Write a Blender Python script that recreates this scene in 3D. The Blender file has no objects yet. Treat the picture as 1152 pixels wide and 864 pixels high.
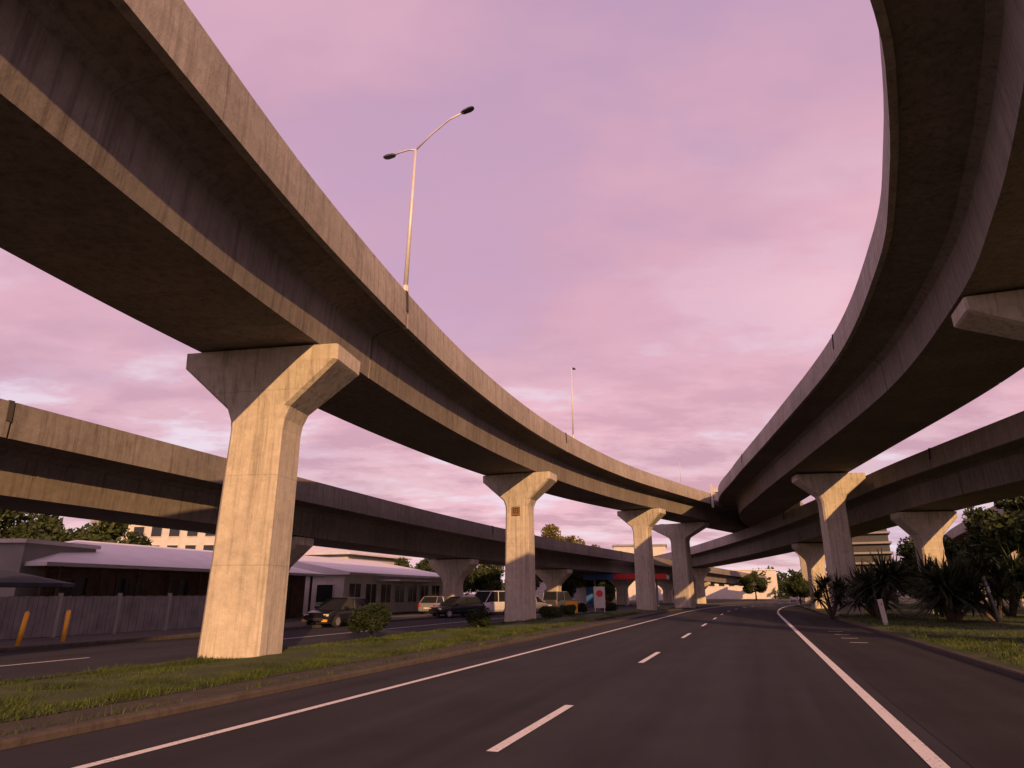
import bpy, bmesh, math, random
import numpy as np
from mathutils import Vector, Matrix
random.seed(7); rng=np.random.default_rng(7)
scene=bpy.context.scene
scene.view_settings.view_transform='Standard'; scene.view_settings.look='None'; scene.view_settings.exposure=0
COL=scene.collection
A0=math.radians(19.65); DX,DY=math.sin(A0),math.cos(A0)
def cc(s): return 0.0 if s<60 else .0012*(s-60)**2
def P(s,n,z=0.0): return (DX*s+DY*n, DY*s-DX*n, z)
def RP(s,n,z=0.0): return P(s,n+cc(s),z)
ROADROT=-A0   # rotation about z that turns +Y to the road direction

# ---------------- materials ----------------
def mat(name):
    m=bpy.data.materials.new(name); m.use_nodes=True
    nt=m.node_tree; b=nt.nodes['Principled BSDF']; return m,nt,b
def N(nt,t,**k):
    n=nt.nodes.new(t)
    for a,v in k.items():
        setattr(n,a,v)
    return n
def noise(nt,vec,scale,detail=3,rough=.55):
    n=N(nt,'ShaderNodeTexNoise'); n.inputs['Scale'].default_value=scale; n.inputs['Detail'].default_value=detail; n.inputs['Roughness'].default_value=rough
    if vec is not None: nt.links.new(vec,n.inputs['Vector'])
    return n.outputs['Fac']
def ramp(nt,fac,stops):
    r=N(nt,'ShaderNodeValToRGB'); e=r.color_ramp.elements
    while len(e)<len(stops): e.new(.5)
    for el,(p,c) in zip(e,stops):
        el.position=p; el.color=(*c,1) if len(c)==3 else c
    nt.links.new(fac,r.inputs['Fac']); return r.outputs['Color']
def mixc(nt,f,a,b,mode='MIX'):
    m=N(nt,'ShaderNodeMix',data_type='RGBA',blend_type=mode)
    if isinstance(f,(int,float)): m.inputs[0].default_value=f
    else: nt.links.new(f,m.inputs[0])
    for i,v in ((6,a),(7,b)):
        if isinstance(v,tuple): m.inputs[i].default_value=(*v,1)
        else: nt.links.new(v,m.inputs[i])
    return m.outputs[2]
def mapping(nt,vec,scale,loc=(0,0,0)):
    m=N(nt,'ShaderNodeMapping'); m.inputs['Scale'].default_value=scale; m.inputs['Location'].default_value=loc; nt.links.new(vec,m.inputs['Vector']); return m.outputs[0]
def math_(nt,op,a,b=None):
    m=N(nt,'ShaderNodeMath',operation=op)
    for i,v in enumerate((a,b)):
        if v is None: continue
        if isinstance(v,(int,float)): m.inputs[i].default_value=v
        else: nt.links.new(v,m.inputs[i])
    return m.outputs[0]
def bump(nt,b,h,strength=.3,dist=.02):
    n=N(nt,'ShaderNodeBump'); n.inputs['Strength'].default_value=strength; n.inputs['Distance'].default_value=dist
    nt.links.new(h,n.inputs['Height']); nt.links.new(n.outputs[0],b.inputs['Normal'])
def concrete(name,base,seams=0.0,bands=0.0,streak=.65):
    m,nt,b=mat(name)
    g=N(nt,'ShaderNodeNewGeometry').outputs['Position']
    lo=noise(nt,g,.35,3,.6); mid=noise(nt,g,3.2,4,.7); fine=noise(nt,g,38,2,.6)
    st=noise(nt,mapping(nt,g,(4.2,4.2,.14)),1.3,4,.75)
    d=tuple(c*.74 for c in base); l=tuple(min(1,c*1.2) for c in base)
    col=ramp(nt,lo,[(.32,d),(.68,l)])
    col=mixc(nt,.5,col,ramp(nt,mid,[(.3,tuple(c*.66 for c in base)),(.70,l)]))
    col=mixc(nt,streak,col,ramp(nt,st,[(.32,(.42,.39,.36)),(.52,(1,1,1))]),'MULTIPLY')
    col=mixc(nt,.4,col,ramp(nt,fine,[(.3,(.72,.72,.72)),(.7,(1.15,1.15,1.15))]),'MULTIPLY')
    if bands>0:
        sx=N(nt,'ShaderNodeSeparateXYZ'); nt.links.new(g,sx.inputs[0])
        f=math_(nt,'FRACT',math_(nt,'DIVIDE',sx.outputs[2],bands))
        col=mixc(nt,math_(nt,'MULTIPLY',math_(nt,'LESS_THAN',f,.010),.25),col,(.08,.07,.06))
    if seams>0:
        uv=N(nt,'ShaderNodeUVMap').outputs[0]
        sx=N(nt,'ShaderNodeSeparateXYZ'); nt.links.new(uv,sx.inputs[0])
        f=math_(nt,'FRACT',math_(nt,'DIVIDE',sx.outputs[0],seams))
        k=math_(nt,'LESS_THAN',f,.010)
        pan=N(nt,'ShaderNodeTexWhiteNoise',noise_dimensions='1D'); nt.links.new(math_(nt,'FLOOR',math_(nt,'DIVIDE',sx.outputs[0],seams)),pan.inputs['W'])
        pv=math_(nt,'ADD',math_(nt,'MULTIPLY',pan.outputs['Value'],.14),.9)
        cb=N(nt,'ShaderNodeCombineColor')
        for i in range(3): nt.links.new(pv,cb.inputs[i])
        col=mixc(nt,1.0,col,cb.outputs[0],'MULTIPLY')
        col=mixc(nt,math_(nt,'MULTIPLY',k,.35),col,(.05,.045,.04))
    nt.links.new(col,b.inputs['Base Color']); b.inputs['Roughness'].default_value=.9
    b.inputs['Specular IOR Level'].default_value=.25
    bump(nt,b,noise(nt,g,9,3,.7),.35,.03)
    return m
def plain(name,col,rough=.6,metal=0.0,var=.15,scale=3.0):
    m,nt,b=mat(name)
    g=N(nt,'ShaderNodeTexCoord').outputs['Object']
    f=noise(nt,g,scale,3)
    c=ramp(nt,f,[(.3,tuple(x*(1-var) for x in col)),(.7,tuple(min(1,x*(1+var)) for x in col))])
    nt.links.new(c,b.inputs['Base Color']); b.inputs['Roughness'].default_value=rough; b.inputs['Metallic'].default_value=metal
    return m
M={}
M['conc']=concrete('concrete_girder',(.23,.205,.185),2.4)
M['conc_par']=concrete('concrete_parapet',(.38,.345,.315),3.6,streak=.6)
M['conc_par_shade']=concrete('concrete_parapet_shaded',(.24,.22,.205),3.6,streak=.6)  # parapet concrete with shade painted into its colour, for viaduct E
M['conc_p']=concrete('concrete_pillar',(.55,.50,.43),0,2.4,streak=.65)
M['conc_dark']=plain('joint_dark',(.05,.045,.04),.9)
M['kerb']=concrete('kerb_concrete',(.22,.20,.18))
M['kerbd']=concrete('kerb_dirty',(.085,.07,.06))
M['path']=concrete('footpath_concrete',(.13,.12,.115))
def asphalt(name,base):
    m,nt,b=mat(name)
    g=N(nt,'ShaderNodeNewGeometry').outputs['Position']
    r=N(nt,'ShaderNodeMapping'); r.inputs['Rotation'].default_value=(0,0,A0); nt.links.new(g,r.inputs[0])
    lanes=noise(nt,mapping(nt,r.outputs[0],(.9,.03,1)),1.0,3,.6)
    lo=noise(nt,g,.5,4,.6); fine=noise(nt,g,60,2,.7); agg=noise(nt,g,160,1,.5)
    c=ramp(nt,lanes,[(.3,tuple(x*.6 for x in base)),(.7,tuple(x*1.45 for x in base))])
    c=mixc(nt,.6,c,ramp(nt,lo,[(.3,(.65,.65,.65)),(.7,(1.25,1.25,1.25))]),'MULTIPLY')
    c=mixc(nt,.8,c,ramp(nt,agg,[(.35,(.5,.5,.5)),(.7,(1.8,1.75,1.7))]),'MULTIPLY')
    nt.links.new(c,b.inputs['Base Color']); b.inputs['Roughness'].default_value=.85
    b.inputs['Specular IOR Level'].default_value=.22
    bump(nt,b,fine,.5,.008); return m
M['asph']=asphalt('asphalt',(.026,.0245,.030))
M['asph2']=asphalt('asphalt_shoulder',(.021,.019,.021))
def paint(name,col):
    m,nt,b=mat(name)
    g=N(nt,'ShaderNodeNewGeometry').outputs['Position']
    f=noise(nt,g,26,4,.7); f2=noise(nt,g,1.6,2)
    w=math_(nt,'MULTIPLY',ramp(nt,f,[(.54,(0,0,0)),(.64,(1,1,1))]),ramp(nt,f2,[(.4,(.25,.25,.25)),(.7,(1,1,1))]))
    nt.links.new(mixc(nt,w,col,(.07,.065,.065)),b.inputs['Base Color']); b.inputs['Roughness'].default_value=.6; return m
M['paint']=paint('road_paint',(.76,.73,.72))
def ground(name,cols,sc=1.2):
    m,nt,b=mat(name)
    g=N(nt,'ShaderNodeNewGeometry').outputs['Position']
    f=noise(nt,g,sc,5,.7); h=noise(nt,g,40,2,.7)
    c=ramp(nt,f,[(.3,cols[0]),(.5,cols[1]),(.68,cols[2])])
    c=mixc(nt,.7,c,ramp(nt,h,[(.3,(.5,.5,.5)),(.7,(1.4,1.4,1.4))]),'MULTIPLY')
    nt.links.new(c,b.inputs['Base Color']); b.inputs['Roughness'].default_value=.95
    bump(nt,b,h,.8,.03); return m
M['grassg']=ground('grass_ground',[(.024,.038,.008),(.040,.060,.011),(.070,.075,.020)])
M['earth']=ground('earth',[(.05,.045,.03),(.055,.06,.03),(.08,.07,.045)],.3)
M['dirt']=ground('dirt_gutter',[(.026,.021,.017),(.042,.034,.028),(.062,.050,.040)],2.5)
def leafm(name,dark,light,sc=1.1):
    m,nt,b=mat(name)
    oc=N(nt,'ShaderNodeTexCoord').outputs['Object']
    f=noise(nt,oc,sc,2,.6); f2=noise(nt,oc,9,1)
    c=ramp(nt,f,[(.35,dark),(.65,light)])
    c=mixc(nt,.6,c,ramp(nt,f2,[(.3,(.55,.55,.55)),(.7,(1.5,1.45,1.3))]),'MULTIPLY')
    nt.links.new(c,b.inputs['Base Color']); b.inputs['Roughness'].default_value=.6
    b.inputs['Specular IOR Level'].default_value=.25
    return m
M['leaf']=leafm('foliage',(.020,.032,.009),(.055,.075,.020))
M['leafy']=leafm('foliage_warm',(.07,.07,.018),(.17,.14,.035))
M['blade']=leafm('grass_blades',(.026,.044,.007),(.070,.098,.015),.6)
M['shrub']=leafm('shrub_leaves',(.012,.020,.008),(.030,.042,.016),3)
M['yucca']=leafm('spiky_leaves',(.014,.022,.012),(.042,.058,.028),2)
M['bark']=plain('bark',(.10,.075,.055),.95,0,.4,8)
M['white']=plain('white_paint',(.55,.53,.51),.6,0,.10,1.2)
M['roofw']=plain('pale_metal_roof',(.60,.58,.60),.5,0,.08,.8)
M['brown']=plain('brown_timber',(.085,.050,.030),.8,0,.35,2)
M['grey']=plain('grey_render',(.26,.25,.25),.85,0,.12,.7)
M['darkb']=plain('dark_facade',(.05,.05,.055),.6)
M['glass']=plain('dark_glass',(.02,.022,.026),.12,0,.1)
M['steel']=plain('galvanised_steel',(.60,.58,.57),.5,.2,.1)
M['fence']=plain('weathered_fence',(.17,.16,.165),.85,0,.25,1.5)
M['yellow']=plain('yellow_paint',(.85,.40,.02),.55,0,.15,6)
M['ochre']=plain('ochre_plaque',(.20,.12,.05),.6,0,.2,6)
M['red']=plain('red_paint',(.55,.03,.025),.5)
M['blue']=plain('blue_paint',(.03,.12,.35),.5)
M['black']=plain('black_rubber',(.02,.02,.02),.8)
M['carblack']=plain('car_paint_dark',(.012,.013,.018),.2)
M['carwhite']=plain('car_paint_white',(.60,.60,.61),.25,0,.04)
M['carsilver']=plain('car_paint_silver',(.28,.28,.30),.28,.3,.04)
M['cargrey']=plain('car_paint_grey',(.06,.065,.08),.28,0,.04)
M['rim']=plain('rim_alloy',(.45,.45,.46),.35,.7)
M['lampglass']=plain('lens_clear',(.6,.6,.58),.15)
M['lampred']=plain('lens_red',(.35,.01,.01),.25)
M['tarp']=plain('dark_tarp',(.02,.024,.04),.7)

# ---------------- mesh helpers ----------------
class MB:
    def __init__(s): s.v=[]; s.f=[]
    def add(s,vs,fs):
        o=len(s.v); s.v+= [tuple(v) for v in vs]; s.f+=[tuple(i+o for i in f) for f in fs]; return s
    def box(s,x0,x1,y0,y1,z0,z1,mx=None):
        vs=[Vector(p) for p in ((x0,y0,z0),(x1,y0,z0),(x1,y1,z0),(x0,y1,z0),(x0,y0,z1),(x1,y0,z1),(x1,y1,z1),(x0,y1,z1))]
        if mx is not None: vs=[mx@v for v in vs]
        return s.add(vs,[(0,3,2,1),(4,5,6,7),(0,1,5,4),(1,2,6,5),(2,3,7,6),(3,0,4,7)])
    def tube(s,pts,rad,n=10):
        pts=[Vector(p) for p in pts]
        if not isinstance(rad,(list,tuple)): rad=[rad]*len(pts)
        rings=[]
        for i,p in enumerate(pts):
            t=(pts[min(i+1,len(pts)-1)]-pts[max(i-1,0)]).normalized()
            a=Vector((0,0,1)) if abs(t.z)<.9 else Vector((1,0,0))
            u=t.cross(a).normalized(); w=t.cross(u)
            rings.append([p+rad[i]*(math.cos(2*math.pi*k/n)*u+math.sin(2*math.pi*k/n)*w) for k in range(n)])
        return s.loft(rings)
    def loft(s,rings,caps=True):
        n=len(rings[0]); vs=[v for r in rings for v in r]; fs=[]
        for i in range(len(rings)-1):
            for k in range(n):
                fs.append((i*n+k,i*n+(k+1)%n,(i+1)*n+(k+1)%n,(i+1)*n+k))
        if caps: fs+= [tuple(range(n)), tuple((len(rings)-1)*n+k for k in reversed(range(n)))]
        return s.add(vs,fs)
    def obj(s,name,m,parent=None,smooth=False,loc=None,bevel=0,fix=True):
        me=bpy.data.meshes.new(name); me.from_pydata(s.v,[],s.f)
        if fix:
            bm=bmesh.new(); bm.from_mesh(me); bmesh.ops.recalc_face_normals(bm,faces=bm.faces); bm.to_mesh(me); bm.free()
        if smooth:
            me.polygons.foreach_set('use_smooth',[True]*len(me.polygons))
        me.materials.append(m); me.update()
        o=bpy.data.objects.new(name,me); COL.objects.link(o)
        if loc is not None: o.location=loc
        if parent is not None: o.parent=parent
        if bevel:
            b=o.modifiers.new('b','BEVEL'); b.width=bevel; b.segments=2
        return o
def empty(name,loc=(0,0,0),rot=0.0,label=None,cat=None,group=None):
    e=bpy.data.objects.new(name,None); COL.objects.link(e); e.location=loc; e.rotation_euler=(0,0,rot); e.empty_display_size=.3
    if label: e['label']=label
    if cat: e['category']=cat
    if group: e['group']=group
    return e
def tag(o,label=None,cat=None,group=None,kind=None):
    if label:o['label']=label
    if cat:o['category']=cat
    if group:o['group']=group
    if kind:o['kind']=kind
    return o
def copy_tree(root,loc,rot=0.0,scale=1.0,label=None):
    c=root.copy(); COL.objects.link(c); c.location=loc; c.rotation_euler=(0,0,rot); c.scale=(scale,)*3
    if label: c['label']=label
    def rec(a,b):
        for ch in list(a.children):
            k=ch.copy(); COL.objects.link(k); k.parent=b; k.matrix_parent_inverse=ch.matrix_parent_inverse.copy(); rec(ch,k)
    rec(root,c); return c

# ---------------- world, sun, camera ----------------
SUN_TRAVEL=Vector((-.23,.973,0)).normalized(); ELEV=math.radians(17)
w=bpy.data.worlds.new("World"); scene.world=w; w.use_nodes=True
nt=w.node_tree; nt.nodes.clear()
out=N(nt,'ShaderNodeOutputWorld')
tc=N(nt,'ShaderNodeTexCoord').outputs['Generated']
sp=N(nt,'ShaderNodeSeparateXYZ'); nt.links.new(tc,sp.inputs[0])
zc=math_(nt,'MAXIMUM',sp.outputs[2],0.0)
grad=ramp(nt,zc,[(0,(.78,.55,.52)),(.10,(.73,.53,.57)),(.22,(.64,.40,.475)),(.42,(.60,.34,.44)),(.7,(.49,.30,.43)),(1,(.37,.24,.38))])
den=math_(nt,'ADD',zc,.16)
cx=math_(nt,'DIVIDE',sp.outputs[0],den); cy=math_(nt,'DIVIDE',sp.outputs[1],den)
cmb=N(nt,'ShaderNodeCombineXYZ'); nt.links.new(cx,cmb.inputs[0]); nt.links.new(cy,cmb.inputs[1])
cv=mapping(nt,cmb.outputs[0],(.55,.8,1),(1.3,.4,0))
c1=noise(nt,cv,1.0,6,.55); c2=noise(nt,mapping(nt,cmb.outputs[0],(.7,1.1,1),(.7,0,0)),2.1,9,.60)
hi=ramp(nt,c1,[(.42,(0,0,0)),(.62,(1,1,1))])
col=mixc(nt,math_(nt,'MULTIPLY',hi,.9),grad,(.77,.435,.51))
lo_=ramp(nt,c1,[(.34,(1,1,1)),(.46,(0,0,0))])
col=mixc(nt,math_(nt,'MULTIPLY',lo_,.5),col,(.46,.33,.53))
lowmask=ramp(nt,zc,[(.02,(1,1,1)),(.20,(1,1,1)),(.36,(.28,.28,.28)),(.7,(0,0,0))])
dk=ramp(nt,c2,[(.49,(0,0,0)),(.58,(1,1,1))])
col=mixc(nt,math_(nt,'MULTIPLY',math_(nt,'MULTIPLY',dk,lowmask),.68),col,(.50,.27,.35))
br=ramp(nt,c2,[(.38,(1,1,1)),(.47,(0,0,0))])
col=mixc(nt,math_(nt,'MULTIPLY',math_(nt,'MULTIPLY',br,lowmask),.75),col,(.78,.68,.78))
bg=N(nt,'ShaderNodeBackground'); nt.links.new(col,bg.inputs[0]); bg.inputs[1].default_value=1.12
sky=N(nt,'ShaderNodeTexSky',sky_type='NISHITA'); sky.sun_disc=False; sky.sun_elevation=ELEV
az=math.atan2(-SUN_TRAVEL.x,-SUN_TRAVEL.y)
sky.sun_rotation=az
bg2=N(nt,'ShaderNodeBackground'); nt.links.new(sky.outputs[0],bg2.inputs[0]); bg2.inputs[1].default_value=.004
ad=N(nt,'ShaderNodeAddShader'); nt.links.new(bg.outputs[0],ad.inputs[0]); nt.links.new(bg2.outputs[0],ad.inputs[1]); nt.links.new(ad.outputs[0],out.inputs[0])
sl=bpy.data.lights.new('sun','SUN'); sl.energy=4.9; sl.angle=math.radians(.5); sl.color=(1,.55,.235)
so=bpy.data.objects.new('sun',sl); COL.objects.link(so)
dirv=Vector((SUN_TRAVEL.x*math.cos(ELEV),SUN_TRAVEL.y*math.cos(ELEV),-math.sin(ELEV)))
so.rotation_euler=dirv.to_track_quat('-Z','Y').to_euler(); so.location=(0,0,60)
cam=bpy.data.cameras.new('camera'); cam.sensor_width=36; cam.lens=22.94; cam.clip_end=3000; cam.clip_start=.05
co=bpy.data.objects.new('camera',cam); COL.objects.link(co); co.location=(0,0,1.7); co.rotation_euler=(math.radians(90+17.8),0,0)
scene.camera=co

# ---------------- ground & roads ----------------
g=MB().add([(-1500,-600,-.03),(1500,-600,-.03),(1500,2400,-.03),(-1500,2400,-.03)],[(0,1,2,3)]).obj('ground',M['earth']); tag(g,kind='structure')
def strip(name,n0,n1,s0,s1,z,m,kind='structure',fn=RP,step=2.0,b=None):
    b2=b or MB(); k=max(1,int((s1-s0)/step)); vs=[];fs=[]
    for i in range(k+1):
        s=s0+(s1-s0)*i/k; vs+= [fn(s,n0,z),fn(s,n1,z)]
        if i: fs.append((2*i-2,2*i-1,2*i+1,2*i))
    b2.add(vs,fs)
    if b is None:
        o=b2.obj(name,m); tag(o,kind=kind); return o
strip('road',-8.3,5.0,-60,260,0.0,M['asph'])
strip('road_shoulder',1.9,4.98,-60,200,.004,M['asph2'])
strip('side_road',-21.8,-13.6,-60,92,0.0,M['asph'],fn=P)
strip('forecourt',-24,-11,92.1,130,0.0,M['asph'],fn=P)
b=MB()
strip('',-6.76,-6.62,-60,230,.008,None,b=b)
strip('',1.50,1.68,-60,230,.008,None,b=b)
for k in range(-3,22):
    s=7.7+10.5*k; strip('',-3.06,-2.92,s,s+3.4,.008,None,b=b,step=1.2)
for k in range(4):
    s=28+2.6*k; strip('',3.0,3.6,s,s+.14,.010,None,b=b,step=1)
strip('',-17.7,-17.6,-40,14.5,.006,None,b=b,fn=P)
strip('',-17.7,-17.6,22,60,.006,None,b=b,fn=P)
tag(b.obj('road_marking',M['paint']),kind='structure')
def kerb(name,n0,n1,s0,s1,z,fn=RP,m='kerb'):
    b=MB(); k=int((s1-s0)/2); rings=[]
    c=.03
    for i in range(k+1):
        s=s0+(s1-s0)*i/k
        rings.append([fn(s,n0,-.02),fn(s,n0,z-c),fn(s,n0+c,z),fn(s,n1-c,z),fn(s,n1,z-c),fn(s,n1,-.02)])
    b.loft(rings); o=b.obj(name,M[m]); tag(o,kind='structure')
kerb('kerb',-8.55,-8.3,-50,180,.10,m='kerbd')
kerb('kerb',5.0,5.22,-50,180,.12,m='kerbd')
kerb('kerb',-13.6,-13.4,-50,92,.13,fn=P,m='kerbd')
kerb('kerb',-22.0,-21.8,-50,92,.13,fn=P,m='kerbd')
strip('verge',-9.55,-8.55,-50,180,.085,M['dirt'])
def verge(name,n0,n1,s0,s1,z,amp,m,fn,ns=8,step=1.0):
    vs=[];fs=[];k=int((s1-s0)/step)
    for i in range(k+1):
        s=s0+(s1-s0)*i/k
        for j in range(ns+1):
            t=j/ns; n=n0+(n1-n0)*t
            zz=z+amp*math.sin(math.pi*t)*(.8+.3*math.sin(s*.7+j))+ .02*math.sin(3.1*s+2*j)*math.sin(math.pi*t)
            vs.append(fn(s,n,zz))
            if i and j:
                a=i*(ns+1)+j; fs.append((a-ns-2,a-1,a,a-ns-1))
    o=MB().add(vs,fs).obj(name,m,smooth=True); tag(o,kind='structure'); return o
verge('grass_verge',-13.4,-9.5,-50,92,.095,.10,M['grassg'],P)
verge('grass_verge',5.22,34,-50,110,.11,.30,M['grassg'],P,ns=14,step=2)
strip('footpath',-25.5,-22.0,-50,92,.12,M['path'],fn=P)

def blades(name,areas,h0,h1,seed):
    r=np.random.default_rng(seed); V=[];F=[];o=0
    for (s0,s1,n0,n1,z,cnt) in areas:
        ss=r.uniform(s0,s1,cnt); nn=r.uniform(n0,n1,cnt)
        for s,n in zip(ss,nn):
            if math.sin(s*1.3+n*.9)*math.sin(n*2.1-s*.6)<-.6: continue
            x,y,_=P(s,n); h=r.uniform(h0,h1)*(1+.7*(math.sin(s*2.3)*math.sin(n*3.1)>.3)); a=r.uniform(0,6.28); wd=.006+.004*r.random()
            if s>20: wd*=1.8
            lx,ly=r.normal(0,.45,2)*h
            V+=[(x-math.cos(a)*wd,y-math.sin(a)*wd,z),(x+math.cos(a)*wd,y+math.sin(a)*wd,z),(x+lx,y+ly,z+h)]; F.append((o,o+1,o+2)); o+=3
    ob=MB().add(V,F).obj(name,M['blade'],fix=False); tag(ob,kind='stuff',label='tufts of short grass on the verges'); ob['category']='grass'; return ob
blades('grass',[(3,16,-13.4,-9.5,.12,30000),(16,32,-13.4,-9.5,.13,18000),(32,60,-13.4,-9.5,.13,8000),(-1,60,-9.75,-9.4,.09,6000),(-1,30,-8.75,-8.5,.09,1200),
  (6,30,5.25,12,.17,26000),(30,60,5.25,14,.20,14000),(-1,60,-13.55,-13.3,.12,4000)],.03,.09,3)

# ---------------- viaducts ----------------
def catmull(pts,step=1.0):
    pts=[Vector(p) for p in pts]; pts=[2*pts[0]-pts[1]]+pts+[2*pts[-1]-pts[-2]]; out=[]
    for i in range(1,len(pts)-2):
        p0,p1,p2,p3=pts[i-1:i+3]; k=max(2,int((p2-p1).length/step))
        for j in range(k):
            t=j/k
            out.append(.5*((2*p1)+(-p0+p2)*t+(2*p0-5*p1+4*p2-p3)*t*t+(-p0+3*p1-3*p2+p3)*t**3))
    out.append(pts[-2]); return out
class Path:
    def __init__(s,ctrl,step=1.0):
        s.p=catmull(ctrl,step); s.d=[0.0]
        for a,b in zip(s.p,s.p[1:]): s.d.append(s.d[-1]+(b-a).length)
    def at(s,d):
        import bisect
        d=max(0,min(s.d[-1]-1e-4,d)); i=max(0,bisect.bisect_right(s.d,d)-1); i=min(i,len(s.p)-2)
        t=(d-s.d[i])/(s.d[i+1]-s.d[i]); p=s.p[i].lerp(s.p[i+1],t)
        def tan(j): return (s.p[min(j+1,len(s.p)-1)]-s.p[max(j-1,0)]).normalized()
        tg=tan(i).lerp(tan(i+1),t); tg.z=0; tg.normalize()
        return p,tg,Vector((tg.y,-tg.x,0))
    def near(s,x,y):
        return s.d[min(range(len(s.p)),key=lambda i:(s.p[i].x-x)**2+(s.p[i].y-y)**2)]
def sweep(name,path,sec,d0,d1,m,parent,step=1.0):
    k=max(1,int((d1-d0)/step)); n=len(sec); vs=[];fs=[]; uvs=[]
    per=[0]
    for a,b2 in zip(sec,sec[1:]+sec[:1]): per.append(per[-1]+math.hypot(a[0]-b2[0],a[1]-b2[1]))
    ds=[d0+(d1-d0)*i/k for i in range(k+1)]
    for d in ds:
        p,t,nn=path.at(d)
        for (o,h) in sec: vs.append(p+nn*o+Vector((0,0,h)))
    for i in range(k):
        for j in range(n):
            fs.append((i*n+j,i*n+(j+1)%n,(i+1)*n+(j+1)%n,(i+1)*n+j))
            uvs+=[(ds[i],per[j]),(ds[i],per[j+1]),(ds[i+1],per[j+1]),(ds[i+1],per[j])]
    fs+=[tuple(reversed(range(n))),tuple(k*n+j for j in range(n))]; uvs+=[(1,1)]*(2*n)
    me=bpy.data.meshes.new(name); me.from_pydata([tuple(v) for v in vs],[],fs)
    uv=me.uv_layers.new(name='UVMap')
    uv.data.foreach_set('uv',[c for q in uvs for c in q])
    bm=bmesh.new(); bm.from_mesh(me); bmesh.ops.recalc_face_normals(bm,faces=bm.faces); bm.to_mesh(me); bm.free()
    me.materials.append(m); o=bpy.data.objects.new(name,me); COL.objects.link(o); o.parent=parent; return o
def girder_sec(hb,hw):
    return [(-hb,0),(hb,0),(hb+.06,1.42),(hb+.32,1.62),(hw-.2,1.80),(hw-.2,2.1),(-(hw-.2),2.1),(-(hw-.2),1.80),(-(hb+.32),1.62),(-(hb+.06),1.42)]
def parapet_sec(hw,sg):
    q=[(hw-.198,1.72),(hw,1.72),(hw,2.25),(hw-.05,3.02),(hw-.26,3.02),(hw-.32,2.104),(hw-.198,2.104)]
    return [(sg*a,b) for a,b in q]
def viaduct(ctrl,label,joints,hb=2.1,hw=3.7,name='elevated_viaduct',pm='conc_par'):
    path=Path(ctrl)
    e=empty(name,(0,0,0),0,label,'viaduct','elevated roadway viaducts')
    js=sorted(path.near(x,y) for x,y in joints); cuts=[0]+js+[path.d[-1]]
    gs=girder_sec(hb,hw)
    for a,b2 in zip(cuts,cuts[1:]):
        a2=a+(.05 if a>0 else 0); b3=b2-(.05 if b2<path.d[-1] else 0)
        if b3-a2<2: continue
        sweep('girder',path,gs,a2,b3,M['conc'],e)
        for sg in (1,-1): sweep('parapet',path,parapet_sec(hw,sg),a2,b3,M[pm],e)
    for j in js:
        for sg in (1,-1):
            sweep('joint_plate',path,[(sg*(hw+.004),2.3),(sg*(hw+.03),2.3),(sg*(hw-.02),3.05),(sg*(hw-.30),3.05),(sg*(hw-.30),3.03),(sg*(hw-.045),3.03)],j-.20,j-.02,M['conc_dark'],e,.2)
        sweep('joint_filler',path,[(-hb+.1,.1),(hb-.1,.1),(hb-.1,1.9),(-hb+.1,1.9)],j-.049,j+.049,M['conc_dark'],e,.2)
    return path,e
def oct_ring(a,b,c,z):
    return [(-a+c,-b,z),(a-c,-b,z),(a,-b+c,z),(a,b-c,z),(a-c,b,z),(-a+c,b,z),(-a,b-c,z),(-a,-b+c,z)]
def pillar(path,x,y,label,a=.86,bb=.68,capw=2.4,skew=0.0,drop=.1,base=None,zb=2.35):
    d=path.near(x,y); p,t,nn=path.at(d); zt=p.z-drop
    px,py=(x,y) if base is None else base
    rot=math.atan2(nn.y,nn.x)+skew
    e=empty('concrete_pillar',(px,py,0),rot,label,'pillar','flared concrete pillars carrying the viaducts')
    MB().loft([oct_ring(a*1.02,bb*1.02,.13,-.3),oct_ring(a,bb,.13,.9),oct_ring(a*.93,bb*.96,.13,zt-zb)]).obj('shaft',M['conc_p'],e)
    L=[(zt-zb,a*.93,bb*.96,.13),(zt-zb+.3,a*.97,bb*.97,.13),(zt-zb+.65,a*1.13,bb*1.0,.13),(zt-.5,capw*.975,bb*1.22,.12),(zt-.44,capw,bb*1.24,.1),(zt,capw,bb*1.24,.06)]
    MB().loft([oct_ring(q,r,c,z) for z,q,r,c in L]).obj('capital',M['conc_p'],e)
    m=MB()
    for sx in (-1,1): m.box(sx*capw*.62-.3,sx*capw*.62+.3,-.3,.3,zt+.001,zt+drop-.004)
    m.obj('bearing',M['conc_dark'],e)
    return e
# A : main left viaduct
def Act(s):
    n=-14.9+.0037*(s-37)**2 if s<85 else (-14.9+.0037*48**2)+.355*(s-85)
    if s<2: n=-14.9+.0037*35**2-.19*(s-2)
    z=8.0+.04*s-.00014*s*s if s<75 else 10.21-.006*(s-75)
    if s<0: z=8.0+.04*s
    return P(s,n,z)
pa,ea=viaduct([Act(s) for s in (-32,-20,-8,2,12,24,36,48,60,72,84,96,110,125,145,170)],
  'curving grey concrete flyover with parapet crossing above the verge',[Act(18)[:2],Act(44.5)[:2],Act(84)[:2],Act(126)[:2]],hb=1.9,hw=3.2)
AP=[(-13,0,'pale concrete pillar with flared capital on grass verge'),(15.0,.15,'tall flared concrete pillar lit by low sun on grass verge'),(41.6,.5,'flared concrete pillar with small square plaque on verge'),(70,.3,'flared concrete pillar beside the main road'),(127,0,'distant flared concrete pillar beyond the bend')]
pil=[]
for s,dx,l in AP:
    q=Act(s); pil.append(pillar(pa,q[0]+dx,q[1],l))
q=Act(86); pil.append(pillar(pa,q[0]-2.2,q[1]+.8,'dark wide-capped pillar at the road edge under merging ramps',capw=3.6,a=1.1))
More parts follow.
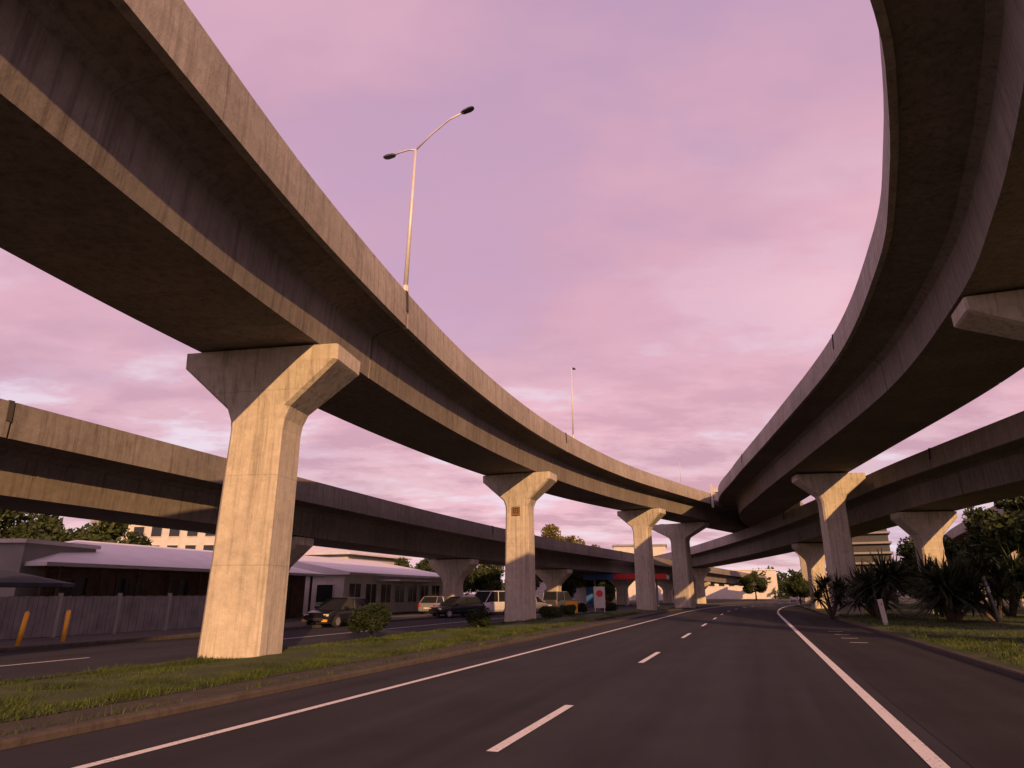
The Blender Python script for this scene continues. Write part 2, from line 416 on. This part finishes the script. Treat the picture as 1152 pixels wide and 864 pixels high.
# B : right sweeping overhead ramp (edge points -> centre line)
edge=[(-.5,2.1),(3,5.2),(7.2,10.1),(8.8,12.5),(10.7,15.9),(12.9,20.6),(16.1,30.6),(19.1,46.5),(21.8,64),(24.6,78)]
Bc=[]
for i,(x,y) in enumerate(edge):
    a=edge[max(0,i-1)]; b2=edge[min(len(edge)-1,i+1)]; t=Vector((b2[0]-a[0],b2[1]-a[1],0)).normalized()
    z=11.05 if y<50 else 11.05-.028*(y-50)
    Bc.append((x+t.y*4.5,y-t.x*4.5,z))
Bc+= [(37.5,94,10.0),(49,107,10.0)]
pb,eb=viaduct(Bc,'sweeping curved concrete ramp passing overhead with dark underside',[(20,30),(26,58)],hb=2.4,hw=4.5)
pillar(pb,25.5,52.5,'flared concrete pillar carrying curved ramp beside palms',capw=2.6,a=.95)
pillar(pb,18.0,19.2,'near flared concrete pillar under the overhead ramp',capw=3.1,a=1.0,zb=2.0)
# C : right lower viaduct
Cc=[(27.4,6,7.5),(29,20,7.6),(30.2,33,7.7),(31.8,48,7.8),(33.4,62,7.6),(34.2,78,7.1),(34.6,95,6.7),(34,125,6.2),(30,160,5.6)]
pc,ec=viaduct(Cc,'lower concrete viaduct running beneath the curved ramp',[(31,42),(33.9,74)])
for x,y in ((32,51.5),(34.1,76),(34,124),(29.3,22)): pillar(pc,x,y,'slimmer flared pillar under lower viaduct near spiky plants',a=.85,capw=2.1)
# D : far right ramp
Dc=[(47,30,8.4),(51,55,8.2),(58,75,7.8),(68,98,7.2),(82,122,6.6),(102,150,6.0)]
pd,ed=viaduct(Dc,'distant curving concrete ramp catching warm sunlight',[(61,82)])
for x,y in ((52,59),(60,80),(73,107),(90,133)): pillar(pd,x,y,'distant flared pillar carrying a curving ramp',a=.85)
# E : left background viaduct
def Ect(s):
    n=-27.7 if s<38 else -27.7+.0016*(s-38)**2 if s<90 else -27.7+.0016*52**2+.166*(s-90)
    return P(s,n,5.22-.006*s)
pe,ee=viaduct([Ect(s) for s in (-50,-30,-10,10,30,50,70,90,110,135,160,190,230)],'long straight grey concrete viaduct behind the side road',[Ect(15.5)[:2],Ect(60)[:2],Ect(100)[:2]],pm='conc_par_shade')
for s in (8-25,8,34,59,84,109,134,159): q=Ect(s); pillar(pe,q[0],q[1],'short flared pillar under the long straight viaduct',capw=2.3)

# plaque on pillar 2
pl=pil[2]
pq=MB().box(-.28,.28,-.76,-.70,6.6,7.16).obj('plaque',M['ochre'],pl)
m=MB()
for bx in ((-.18,.18,7.0,7.05),(-.18,.18,6.72,6.77),(-.18,-.13,6.77,7.0),(.13,.18,6.77,7.0),(-.05,.05,6.84,6.93)): m.box(bx[0],bx[1],-.77,-.763,bx[2],bx[3])
m.obj('plaque_symbol',M['black'],pq)

# ---------------- street lamps ----------------
def lamp_mesh(e,h,arms=((1,1.9,1.15),(-1,.95,-.05)),k=1.0):
    MB().tube([(0,0,0),(0,0,.3)],.13*k,10).obj('base_plate',M['steel'],e)
    MB().tube([(0,0,.3),(0,0,h*.6),(0,0,h)],[.085*k,.065*k,.045*k],10).obj('pole',M['steel'],e,smooth=True)
    for sg,L,r in arms:
        MB().tube([(0,0,h-.05),(sg*L*.3,0,h+r*.35+.05),(sg*L*.7,0,h+r*.8+.05),(sg*L,0,h+r)],.032*k,8).obj('arm',M['steel'],e,smooth=True)
        dz=r/L*.35
        rings=[]
        for t,w2,hh in ((0,.05,.05),(.1,.10,.07),(.35,.12,.08),(.48,.09,.05),(.52,.03,.02)):
            cx=sg*(L-.08+t); cz=h+r+t*dz
            rings.append([(cx,-w2,cz-hh*.5),(cx,w2,cz-hh*.5),(cx,w2*.8,cz+hh*.6),(cx,-w2*.8,cz+hh*.6)])
        MB().loft(rings).obj('lamp_head',M['cargrey'],e)
def edgept(s,off=3.05,path=pa,f=Act,up=3.0):
    q=f(s); d=path.near(q[0],q[1]); p,t,nn=path.at(d); v=p+nn*off; return (v.x,v.y,p.z+up)
l1=empty('street_lamp',edgept(17.6),-.5,'double-armed grey street lamp on the flyover parapet','street lamp','street lamps on the flyovers')
l1.rotation_euler=(0,.02,-.35)
lamp_mesh(l1,6.0)
l2=empty('street_lamp',edgept(46.5),1.2,'slender single-armed street lamp on the flyover parapet','street lamp','street lamps on the flyovers')
lamp_mesh(l2,5.6,((1,.6,.1),),.7)
copy_tree(l2,edgept(75),1.2,.5,'small slender pole on the flyover parapet')
copy_tree(l2,(44,96,0),.5,1.2,'distant street lamp beside the bending road')

# sign gantry walkway on A (seen from behind)
q=edgept(83,3.4,up=2.2)
ge=empty('sign_gantry',q,-.6,'pale steel sign gantry seen from behind on the flyover','sign gantry')
m=MB()
for zz in (0.0,.9):
    m.tube([(0,0,zz),(7.5,0,zz)],.06,6)
for i in range(7):
    m.tube([(i*1.2,0,0),(i*1.2+.3,0,.9)],.03,5)
m.obj('truss',M['steel'],ge)
MB().box(.2,2.3,.10,.16,-.2,1.4).obj('sign_panel',M['white'],ge)
MB().box(-.12,.12,-.12,.12,-.9,1.9).obj('post',M['steel'],ge)

# ---------------- buildings ----------------
def building_frame(name,s,n,label,cat='building',rot=ROADROT): return empty(name,P(s,n,0),rot,label,cat)
def windows(e,x,ys,z0,z1,wd,face='x',framemat=None,sgn=1):
    for y in ys:
        if face=='x':
            w=MB().box(x,x+.04*sgn,y,y+wd,z0,z1).obj('window',M['glass'],e)
            f=MB(); t=.07
            for bx in ((y-t,y,z0-t,z1+t),(y+wd,y+wd+t,z0-t,z1+t),(y,y+wd,z1,z1+t),(y,y+wd,z0-t,z0),(y+wd/2-.03,y+wd/2+.03,z0,z1)): f.box(x,x+.075*sgn,bx[0],bx[1],bx[2],bx[3])
        else:
            w=MB().box(y,y+wd,x-.04,x,z0,z1).obj('window',M['glass'],e)
            f=MB(); t=.07
            for bx in ((y-t,y,z0-t,z1+t),(y+wd,y+wd+t,z0-t,z1+t),(y,y+wd,z1,z1+t),(y,y+wd,z0-t,z0)): f.box(bx[0],bx[1],x-.075,x,bx[2],bx[3])
        f.obj('frame',framemat or M['white'],w)
e=building_frame('pavilion_building',24,-43,'low brown timber pavilion with pale hipped metal roof behind fence')
MB().box(.6,9.4,.6,21.4,0,3.0).obj('wall',M['brown'],e)
for i in range(10): MB().box(9.9,10.04,.6+i*2.3,.74+i*2.3,0,3.0).obj('veranda_post',M['brown'],e)
for i in range(5): MB().box(.7+i*2.2,.84+i*2.2,.04,.18,0,3.0).obj('veranda_post',M['brown'],e)
windows(e,9.42,[1.0+i*3.45 for i in range(6)],1.0,2.5,1.6,framemat=M['brown'])
windows(e,.58,[1.2,4.0,6.2],1.0,2.4,1.3,face='y',framemat=M['brown'])
def hip(m,x0,x1,y0,y1,z0,z1,th=.18,inset=None):
    ins=inset or (x1-x0)/2
    xm=(x0+x1)/2
    vs=[(x0,y0,z0),(x1,y0,z0),(x1,y1,z0),(x0,y1,z0),(x0,y0,z0+th),(x1,y0,z0+th),(x1,y1,z0+th),(x0,y1,z0+th),(xm,y0+ins,z1),(xm,y1-ins,z1)]
    m.add(vs,[(0,3,2,1),(0,1,5,4),(1,2,6,5),(2,3,7,6),(3,0,4,7),(4,5,8),(5,6,9,8),(6,7,9),(7,4,8,9)])
m=MB(); hip(m,-.6,10.6,-.6,22.4,3.0,4.75); r=m.obj('roof',M['roofw'],e)
# white building
e=building_frame('white_building',48.5,-43,'white low building with large windows and sloping roof beside parking')
MB().box(.5,10.6,.5,22,0,3.2).obj('wall',M['white'],e)
m=MB(); vs=[(0,0,3.2),(11.4,0,3.2),(11.4,23,3.2),(0,23,3.2),(0,0,5.4),(11.4,0,3.4),(11.4,23,3.4),(0,23,5.4)]
m.add(vs,[(0,3,2,1),(4,5,6,7),(0,1,5,4),(1,2,6,5),(2,3,7,6),(3,0,4,7)]); m.obj('roof',M['roofw'],e)
windows(e,10.62,[1.2+i*2.6 for i in range(8)],.9,2.5,1.8)
windows(e,.48,[2,5,8],1.0,2.4,1.6,face='y')
MB().box(10.7,13.4,5,15,2.75,2.9).obj('awning',M['white'],e)
e=building_frame('white_house',70,-56,'two-storey white house with wide eaves behind trees','house')
MB().box(0,10,0,14,0,6.2).obj('wall',M['white'],e)
m=MB(); hip(m,-.8,10.8,-.8,14.8,6.2,8.2); m.obj('roof',M['roofw'],e)
windows(e,10.02,[1.2,4.4,7.6,10.8],3.8,5.2,1.6); windows(e,-.02,[1.5,4.5,7.5],3.8,5.2,1.4,face='y')
e=empty('grey_building',(-33.6,34.2,0),-.1,'plain grey rendered building beside the fence','building')
MB().box(0,9.5,0,5,0,4.1).obj('wall',M['grey'],e); MB().box(-.15,9.65,-.15,5.15,4.1,4.3).obj('roof',M['white'],e)
windows(e,-.02,[1,4],1.6,2.8,1.3,face='y')
e=empty('apartment_block',(-58,92,0),-.1,'white apartment block with balconies above the trees','building')
MB().box(0,19,0,10,0,11).obj('wall',M['white'],e); MB().box(-.3,19.3,-.3,10.3,11,11.35).obj('roof',M['grey'],e)
for z in (3.9,6.6,9.1): windows(e,-.02,[1+i*2.6 for i in range(7)],z,z+1.3,1.5,face='y')
MB().box(4,8,-.02,2,11.35,12.4).obj('roof_plant_room',M['grey'],e)
e=empty('petrol_station',(17.2,102,0),-.3,'small petrol station canopy with red and blue fascia','petrol station')
MB().box(-6,6,-3,3,3.7,4.3).obj('canopy',M['white'],e)
MB().box(-1.5,6.05,-3.07,-3.005,3.65,4.4).obj('fascia',M['red'],e); MB().box(-6.05,-1.55,-3.07,-3.005,3.65,4.4).obj('fascia',M['blue'],e)
for x in (-4.5,0,4.5): MB().box(x-.15,x+.15,-2,-1.7,0,3.7).obj('column',M['grey'],e)
for x in (-2.6,2.4): MB().box(x-.4,x+.4,-1.6,-1.1,0.1,1.8).obj('fuel_pump',M['red'],e)
MB().box(-5.6,-4.6,-3.2,-3.0,.2,2.6).obj('price_board',M['blue'],e)
e=empty('white_warehouse',(28,185,0),-.2,'large pale commercial building with flat roof','building')
MB().box(0,14,0,16,0,14).obj('wall',M['white'],e); MB().box(-.4,14.4,-.4,16.4,14,14.5).obj('roof',M['grey'],e)
for z in (5,9): windows(e,-.02,[1.5+i*3 for i in range(4)],z,z+1.6,2.0,face='y')
e=empty('apartment_tower',(63.5,125,0),-.45,'dark apartment tower with stacked horizontal balconies','tower')
MB().box(0,6.0,0,9,0,20.5).obj('wall',M['darkb'],e)
for i in range(11):
    MB().box(-.4,6.4,-.8,9.4,1.4+i*1.8,1.75+i*1.8).obj('balcony',M['grey'],e)
MB().box(1.5,4.5,2,6,20.5,21.6).obj('roof_plant_room',M['grey'],e)
for i,(x,y,wd,dp,h,l) in enumerate(((2,118,14,10,6,'pale commercial building beyond the side road'),(62,230,26,14,9,'distant pale building beyond the road bend'),(120,150,20,12,7,'distant building behind roadside trees'))):
    e=empty('commercial_building',(x,y,0),-.2,l,'building')
    MB().box(0,wd,0,dp,0,h).obj('wall',M['white' if i!=2 else 'grey'],e); MB().box(-.3,wd+.3,-.3,dp+.3,h,h+.4).obj('roof',M['roofw'],e)
    windows(e,-.02,[1+j*3.2 for j in range(int(wd/3.4))],h*.45,h*.75,1.8,face='y')

# fence
e=empty('boundary_fence',P(-20,-25.2,.1),ROADROT,'weathered grey board fence along the side road','fence')
for i in range(20):
    y0=i*2.6
    MB().box(-.06,.06,y0-.06,y0+.06,0,1.62).obj('fence_post',M['grey'],e)
    m=MB()
    for j in range(13):
        yy=y0+.08+j*.188; m.box(-.02+(j%2)*.012,.02+(j%2)*.012,yy,yy+.17,.06,1.5+.012*math.sin(i*5+j*2.2))
    m.box(-.07,-.025,y0+.07,y0+2.5,.35,.43); m.box(-.07,-.025,y0+.07,y0+2.5,1.15,1.23)
    m.obj('fence_panel',M['fence'],e)
for i,(x,y,tx,ty) in enumerate(((-15.8,22.4,.06,.05),(-15.6,24.3,-.04,.08))):
    e=empty('bollard',(x,y,.1),0,'yellow steel bollard leaning slightly on the footpath','bollard','yellow bollards by the fence')
    MB().tube([(0,0,0),(tx,ty,1.0)],.07,12).obj('post',M['yellow'],e,smooth=True)
    MB().tube([(tx,ty,1.0),(tx*1.02,ty*1.02,1.03),(tx*1.04,ty*1.04,1.05)],[.072,.06,.02],12).obj('cap',M['yellow'],e,smooth=True)
for (s,n) in ((13,-29.4),(19,-28.8)):
    e=empty('market_umbrella',P(s,n,0),0,'dark blue canvas canopy behind the fence','canopy','canvas canopies behind the fence')
    m=MB(); k=10; r0=[(2.6*math.cos(6.283*i/k),2.6*math.sin(6.283*i/k),1.95) for i in range(k)]; r1=[(x,y,2.1) for x,y,_ in r0]; r2=[(x*.08,y*.08,2.6) for x,y,_ in r0]
    m.loft([r0,r1,r2]); m.obj('canopy',M['tarp'],e); MB().tube([(0,0,0),(0,0,1.95)],.04,8).obj('pole',M['steel'],e)

# ---------------- cars ----------------
def car(loc,rot,paint,label,kind='hatch',stripe=None):
    e=empty('parked_car',(loc[0],loc[1],loc[2]),rot,label,'car','parked cars')
    if kind=='van':
        st=[(-2.25,.80,.35,.75,1.0),(-2.15,.9,.28,.8,1.08),(-1.2,.93,.26,.82,1.08),(.6,.93,.26,.82,1.05),(1.5,.92,.26,.8,.98),(2.0,.86,.28,.72,.84),(2.2,.72,.36,.6,.68)]
        gb=(-2.18,1.45,.84); gt=(-2.0,.55,.74,1.85)
    else:
        st=[(-2.1,.74,.36,.72,.86),(-1.98,.84,.27,.8,.96),(-1.1,.88,.24,.8,.95),(.4,.88,.24,.78,.92),(1.2,.87,.24,.74,.86),(1.85,.82,.26,.66,.74),(2.08,.68,.34,.55,.6)]
        gb=(-1.95,1.05,.79); gt=(-1.35,.2,.62,1.43)
    rings=[]
    for y,hw,zb,zs,zt in st:
        rings.append([(-hw*.92,y,zb),(hw*.92,y,zb),(hw,y,zb+.16),(hw,y,zs-.08),(hw*.96,y,zs+.03),(hw*.88,y,zt),(-hw*.88,y,zt),(-hw*.96,y,zs+.03),(-hw,y,zs-.08),(-hw,y,zb+.16)])
    MB().loft(rings).obj('body',paint,e,smooth=False,bevel=.02)
    zb=.93 if kind!='van' else 1.05
    y0,y1,hb=gb; t0,t1,ht,zt=gt
    def ring(ya,yb,h,z): return [(-h,ya,z),(h,ya,z),(h*1.0,(ya+yb)/2,z),(h*.96,yb,z),(-h*.96,yb,z),(-h,(ya+yb)/2,z)]
    MB().loft([ring(y0,y1,hb,zb-.1),ring(t0,t1,ht,zt)]).obj('window',M['glass'],e)
    MB().loft([ring(t0-.02,t1+.04,ht+.02,zt+.002),ring(t0+.1,t1-.12,ht-.08,zt+.06)]).obj('roof',paint,e)
    for sx in (-1,1):
        for (ya,yb) in ((y0,t0),(y1,t1),(-.35,-.4)):
            MB().tube([(sx*hb*.99,ya,zb-.05),(sx*(ht+.012),yb,zt)],.035,6).obj('window_pillar',paint,e)
    for sx in (-1,1):
        for yy in (-1.28,1.3):
            wx=sx*(.80 if kind!='van' else .85)
            we=empty('wheel',(wx,yy,.31)); we.parent=e
            rr=[]
            for xx,r in ((-.11,.26),(-.09,.31),(.09,.31),(.11,.26)):
                rr.append([(xx,r*math.cos(6.283*k/20),r*math.sin(6.283*k/20)) for k in range(20)])
            MB().loft(rr).obj('tyre',M['black'],we)
            rr=[[(xx,r*math.cos(6.283*k/20),r*math.sin(6.283*k/20)) for k in range(20)] for xx,r in ((-.118,.19),(.118,.19))]
            MB().loft(rr).obj('rim',M['rim'],we)
        yf=2.0 if kind!='van' else 2.1
        MB().box(sx*.62-.14,sx*.62+.14,yf-.12,yf+.03,.56,.68).obj('headlight',M['lampglass'],e,bevel=.02)
        yr=-2.12 if kind!='van' else -2.27
        MB().box(sx*.7-.1,sx*.7+.1,yr,yr+.15,.62,.84).obj('tail_light',M['lampred'],e,bevel=.02)
        MB().box(sx*.98-.1,sx*.98+.1,.62,.8,.93,1.05).obj('mirror',paint,e,bevel=.03)
    MB().box(-.55,.55,2.06,2.13,.36,.5).obj('grille',M['black'],e)
    MB().box(-.25,.25,-2.3 if kind=='van' else -2.14,-2.1,.5,.61).obj('number_plate',M['lampglass'],e)
    if stripe:
        for sx in (-1,1): MB().box(sx*.62-.16,sx*.62+.16,2.04,2.11,.30,.42).obj('bumper_stripe',stripe,e)
    return e
car((-9.5,38,0),math.radians(180-22),M['carblack'],'dark hatchback with yellow front trim parked on side road',stripe=M['yellow'])
car((-4.1,51.5,0),math.radians(180-50),M['carblack'],'dark hatchback parked beside viaduct pillar')
car((-2.0,57.5,0),math.radians(180-35),M['carwhite'],'white people carrier parked beside viaduct pillar',kind='van')
car((-6.3,58.5,0),math.radians(-20),M['carsilver'],'silver hatchback parked near the white building')
car((1.8,64,0),math.radians(-30),M['carsilver'],'silver hatchback parked under the long straight viaduct')
car((5.0,73,0),math.radians(-30),M['cargrey'],'grey people carrier parked under the long straight viaduct',kind='van')
q=RP(165,-5); car((q[0],q[1],0),ROADROT-.25,M['carwhite'],'white car driving on the distant road')

# ---------------- signs & posts ----------------
e=empty('roadside_sign',(7.9,62,.1),-.05,'white rectangular roadside sign with red disc','sign')
MB().box(-.5,.5,-.05,.05,.35,2.2).obj('sign_panel',M['white'],e)
MB().loft([[(.3*math.cos(6.283*k/20),yy,1.6+.3*math.sin(6.283*k/20)) for k in range(20)] for yy in (-.07,-.052)]).obj('red_disc',M['red'],e)
for lx in (-.45,.38): MB().box(lx,lx+.07,-.04,.04,0,.35).obj('leg',M['steel'],e)
e=empty('marker_post',(19.6,36.4,.12),.3,'white leaning flat marker post in the grass','marker post')
mx=Matrix.Rotation(-.12,4,'Y')
MB().box(-.14,.14,-.04,.04,-.05,1.3,mx).obj('post',M['white'],e,bevel=.01)
MB().box(-.05,.05,-.044,-.041,1.0,1.1,mx).obj('reflector',M['red'],e)
e=empty('leaning_post',(25.6,36.4,.2),.2,'tall pale leaning timber post among spiky plants','post')
MB().box(-.08,.08,-.05,.05,-.1,2.4,Matrix.Rotation(-.2,4,'Y')).obj('post',M['fence'],e)
MB().box(-.085,.085,-.056,-.052,1.6,1.9,Matrix.Rotation(-.2,4,'Y')).obj('plate',M['white'],e)
e=empty('utility_cabinet',(5.2,60,.1),-.2,'small yellow utility cabinet on the verge','utility cabinet')
MB().box(-.5,.5,-.3,.3,0,1.0).obj('body',M['yellow'],e,bevel=.03); MB().box(-.55,.55,-.35,.35,1.0,1.06).obj('lid',M['grey'],e)

# ---------------- vegetation ----------------
def leafcloud(clumps,leaf,per,r,flat=.8):
    V=[];F=[];o=0
    for (cx,cy,cz,cr) in clumps:
        k=int(per*cr*cr)
        d=r.normal(size=(k,3)); d/=np.linalg.norm(d,axis=1)[:,None]
        rad=cr*(r.random(k)**.45)
        pts=np.array([cx,cy,cz])+d*rad[:,None]*np.array([1,1,flat])
        for p in pts:
            a=r.normal(size=3); a/=np.linalg.norm(a); b=np.cross(a,r.normal(size=3)); b/=np.linalg.norm(b)+1e-9
            s=leaf*(.6+.8*r.random()); q=.45*s
            V+=[tuple(p-a*s),tuple(p+b*q),tuple(p+a*s),tuple(p-b*q)]; F.append((o,o+1,o+2,o+3)); o+=4
    return V,F
def tree(loc,h,cw,label,m,seed,leaf=.22,per=170,group='roadside trees'):
    r=np.random.default_rng(seed); e=empty('tree',loc,0,label,'tree',group)
    tm=MB(); th=h*.45
    tm.tube([(0,0,-.1),(.08*h*.1,0,th*.5),(-.03*h,.02*h,th),(0,0,h*.8)],[h*.03,h*.022,h*.016,h*.005],8)
    cl=[]
    for i in range(15):
        a=r.uniform(0,6.28); rr=cw*.5*math.sqrt(r.random())*.85; z=h*(.32+.55*r.random()*(1-.45*(rr/(cw*.5))))
        x,y=rr*math.cos(a),rr*math.sin(a); cr=cw*(.13+.10*r.random())
        cl.append((x,y,z,cr)); tm.tube([(0,0,th*.6+.3*(z-th*.6)*r.random()),(x*.55,y*.55,z-cr*.5),(x,y,z)],[h*.012,h*.008,h*.003],6)
    cl.append((0,0,h*.86,cw*.16))
    tm.obj('trunk',M['bark'],e,smooth=True)
    V,F=leafcloud(cl,leaf,per,r)
    MB().add(V,F).obj('crown',m,e,fix=False); return e
T1=tree((-38,50,0),8.8,9,'broad dark green tree behind the buildings',M['leaf'],11,.24,230)
T2=tree((-32,53.5,0),8.2,7.5,'rounded dark tree behind the pavilion roof',M['leaf'],12,.24,230)
T3=tree((46,60,0),11.5,11,'large dense tree beside the lower viaduct',M['leaf'],13,.26,200)
T4=tree((6,104,0),12.5,10,'tall tree with warm sunlit crown behind viaduct',M['leafy'],14,.28,190)
DW='dark tree behind the white building'; DT='distant tree beyond the ramps'; DS='distant tree beyond the side road'
for (t,x,y,r,s,l) in ((T1,-46,48,1.2,.95,None),(T2,-41,58,2.6,1.1,None),(T2,-30,76,2,.9,None),(T2,-9,92,.5,.95,DW),(T1,-4,97,2.5,.8,DW),(T1,-14,86,1.5,.7,DW),
    (T4,14,114,1,.8,None),(T2,-22,88,3,.95,None),(T3,56,66,1,1.0,None),(T3,52,84,2.2,.9,None),(T1,43,70,.3,.75,'dark tree behind the spiky plants'),(T2,66,90,2,.8,None),
    (T1,88,118,1,1.0,DT),(T2,56,108,.2,.5,DT),(T1,98,128,2,.9,DT),(T4,40,165,1.4,.8,'distant tree with warm crown'),(T2,8,135,1.1,.9,DS),(T1,20,170,.6,.9,DS),
    (T2,64,180,.6,.9,DT),(T1,50,205,.9,1.0,DT),(T2,41,47,2.6,.8,'dark tree behind the spiky plants'),(T1,36.5,45,1.6,.6,'dark tree behind the spiky plants'),(T1,38,150,1.6,.7,DS),(T2,1,84,2,.45,'low dark tree under the long viaduct'),(T1,7,96,2,.5,'low dark tree under the long viaduct'),(T2,12,90,4,.4,'low dark tree under the long viaduct'),(T1,47,112,4,.6,DT),(T2,42,90,1,.5,'low dark tree beside the road bend')):
    copy_tree(t,(x,y,0),r,s,l)
r=np.random.default_rng(5); cl=[]
for i in range(230):
    a=-.95+1.9*r.random(); d=240+80*r.random(); cl.append((d*math.sin(a),d*math.cos(a),r.uniform(1,7),r.uniform(3,5.5)))
V,F=leafcloud(cl,.9,9,r); o=MB().add(V,F).obj('distant_woodland',M['leaf'],fix=False); tag(o,'far band of dark trees along the horizon','woodland',None,'stuff')
def shrub(loc,w_,h_,label,seed,m='shrub'):
    r=np.random.default_rng(seed); e=empty('shrub',loc,0,label,'shrub','rounded shrubs on the verge')
    cl=[]
    for i in range(18):
        a=r.uniform(0,6.28); rr=w_*.6*math.sqrt(r.random()); cl.append((rr*math.cos(a),rr*math.sin(a),h_*(.2+.5*r.random()),w_*(.34+.14*r.random())))
    V,F=leafcloud(cl,.045,2600/(w_*w_*.45),r,.8); MB().add(V,F).obj('foliage',M[m],e,fix=False)
    m2=MB()
    for i in range(7):
        a=i*.9; m2.tube([(0,0,-.05),(w_*.3*math.cos(a),w_*.3*math.sin(a),h_*.5)],[.03,.012],5)
    m2.obj('stem',M['bark'],e); return e
shrub((-5.7,28.2,.1),.95,1.5,'dark rounded shrub with fine leaves on the verge',1)
shrub((-1.6,33,.15),.65,1.0,'small rounded shrub on grass verge',2)
shrub((2.6,47,.15),.9,.7,'low spreading shrub on grass verge',3,'leaf')
shrub((5.9,61,.15),.8,.8,'low spreading shrub on grass verge',4)
shrub((9.2,66,.15),.9,.9,'low spreading shrub on grass verge',5)
shrub((4.2,52,.15),.8,.8,'low spreading shrub on grass verge',8,'leaf')
def spiky(loc,h,heads,L,label,seed):
    r=np.random.default_rng(seed); e=empty('spiky_plant',loc,0,label,'spiky plant','spiky palm-like plants on the verge')
    tm=MB(); V=[];F=[];o=0
    for k in range(heads):
        a=r.uniform(0,6.28); sp=r.uniform(.25,1)*h*.34; hh=h*r.uniform(.28,.66)
        hx,hy=sp*math.cos(a),sp*math.sin(a)
        tm.tube([(0,0,-.1),(hx*.5,hy*.5,hh*.5),(hx,hy,hh)],[.13,.1,.07],8)
        for j in range(80):
            th=r.uniform(0,6.28); el=math.asin(r.uniform(-.35,.98)); ln=L*r.uniform(.75,1.25)
            d=Vector((math.cos(th)*math.cos(el),math.sin(th)*math.cos(el),math.sin(el))); sd=d.cross(Vector((0,0,1)))
            if sd.length<1e-3: sd=Vector((1,0,0))
            sd.normalize(); p=Vector((hx,hy,hh)); seg=4
            for q in range(seg+1):
                t=q/seg; c=p+d*ln*t-Vector((0,0,ln*.25*t*t*math.cos(el))); wd=.07*(1-t)**.7*(.5+.8*min(1,t*4)) if q<seg else .002
                V+=[tuple(c-sd*wd),tuple(c+sd*wd+Vector((0,0,.01)))]
                if q: F.append((o+2*q-2,o+2*q-1,o+2*q+1,o+2*q))
            o+=2*(seg+1)
    tm.obj('trunk',M['bark'],e,smooth=True); MB().add(V,F).obj('leaves',M['yucca'],e,fix=False); return e
s1=spiky((22.8,42.8,.15),4.0,6,1.7,'dark spiky-leaved plant beside the pillar',21)
s2=spiky((23.6,37.2,.15),3.5,8,1.7,'large dark clump of spiky leaves on grass',22)
s3=spiky((27.0,38.5,.15),4.6,6,1.6,'tall spiky plant near the leaning post',23)
copy_tree(s2,(27.5,44,.15),2,1.15); copy_tree(s1,(31,43,.15),1,1.05); copy_tree(s2,(33,39,.15),4,1.2); copy_tree(s3,(22.2,48,.15),4,.8)
copy_tree(s2,(24.8,47,.15),3,1.0)
print('done')
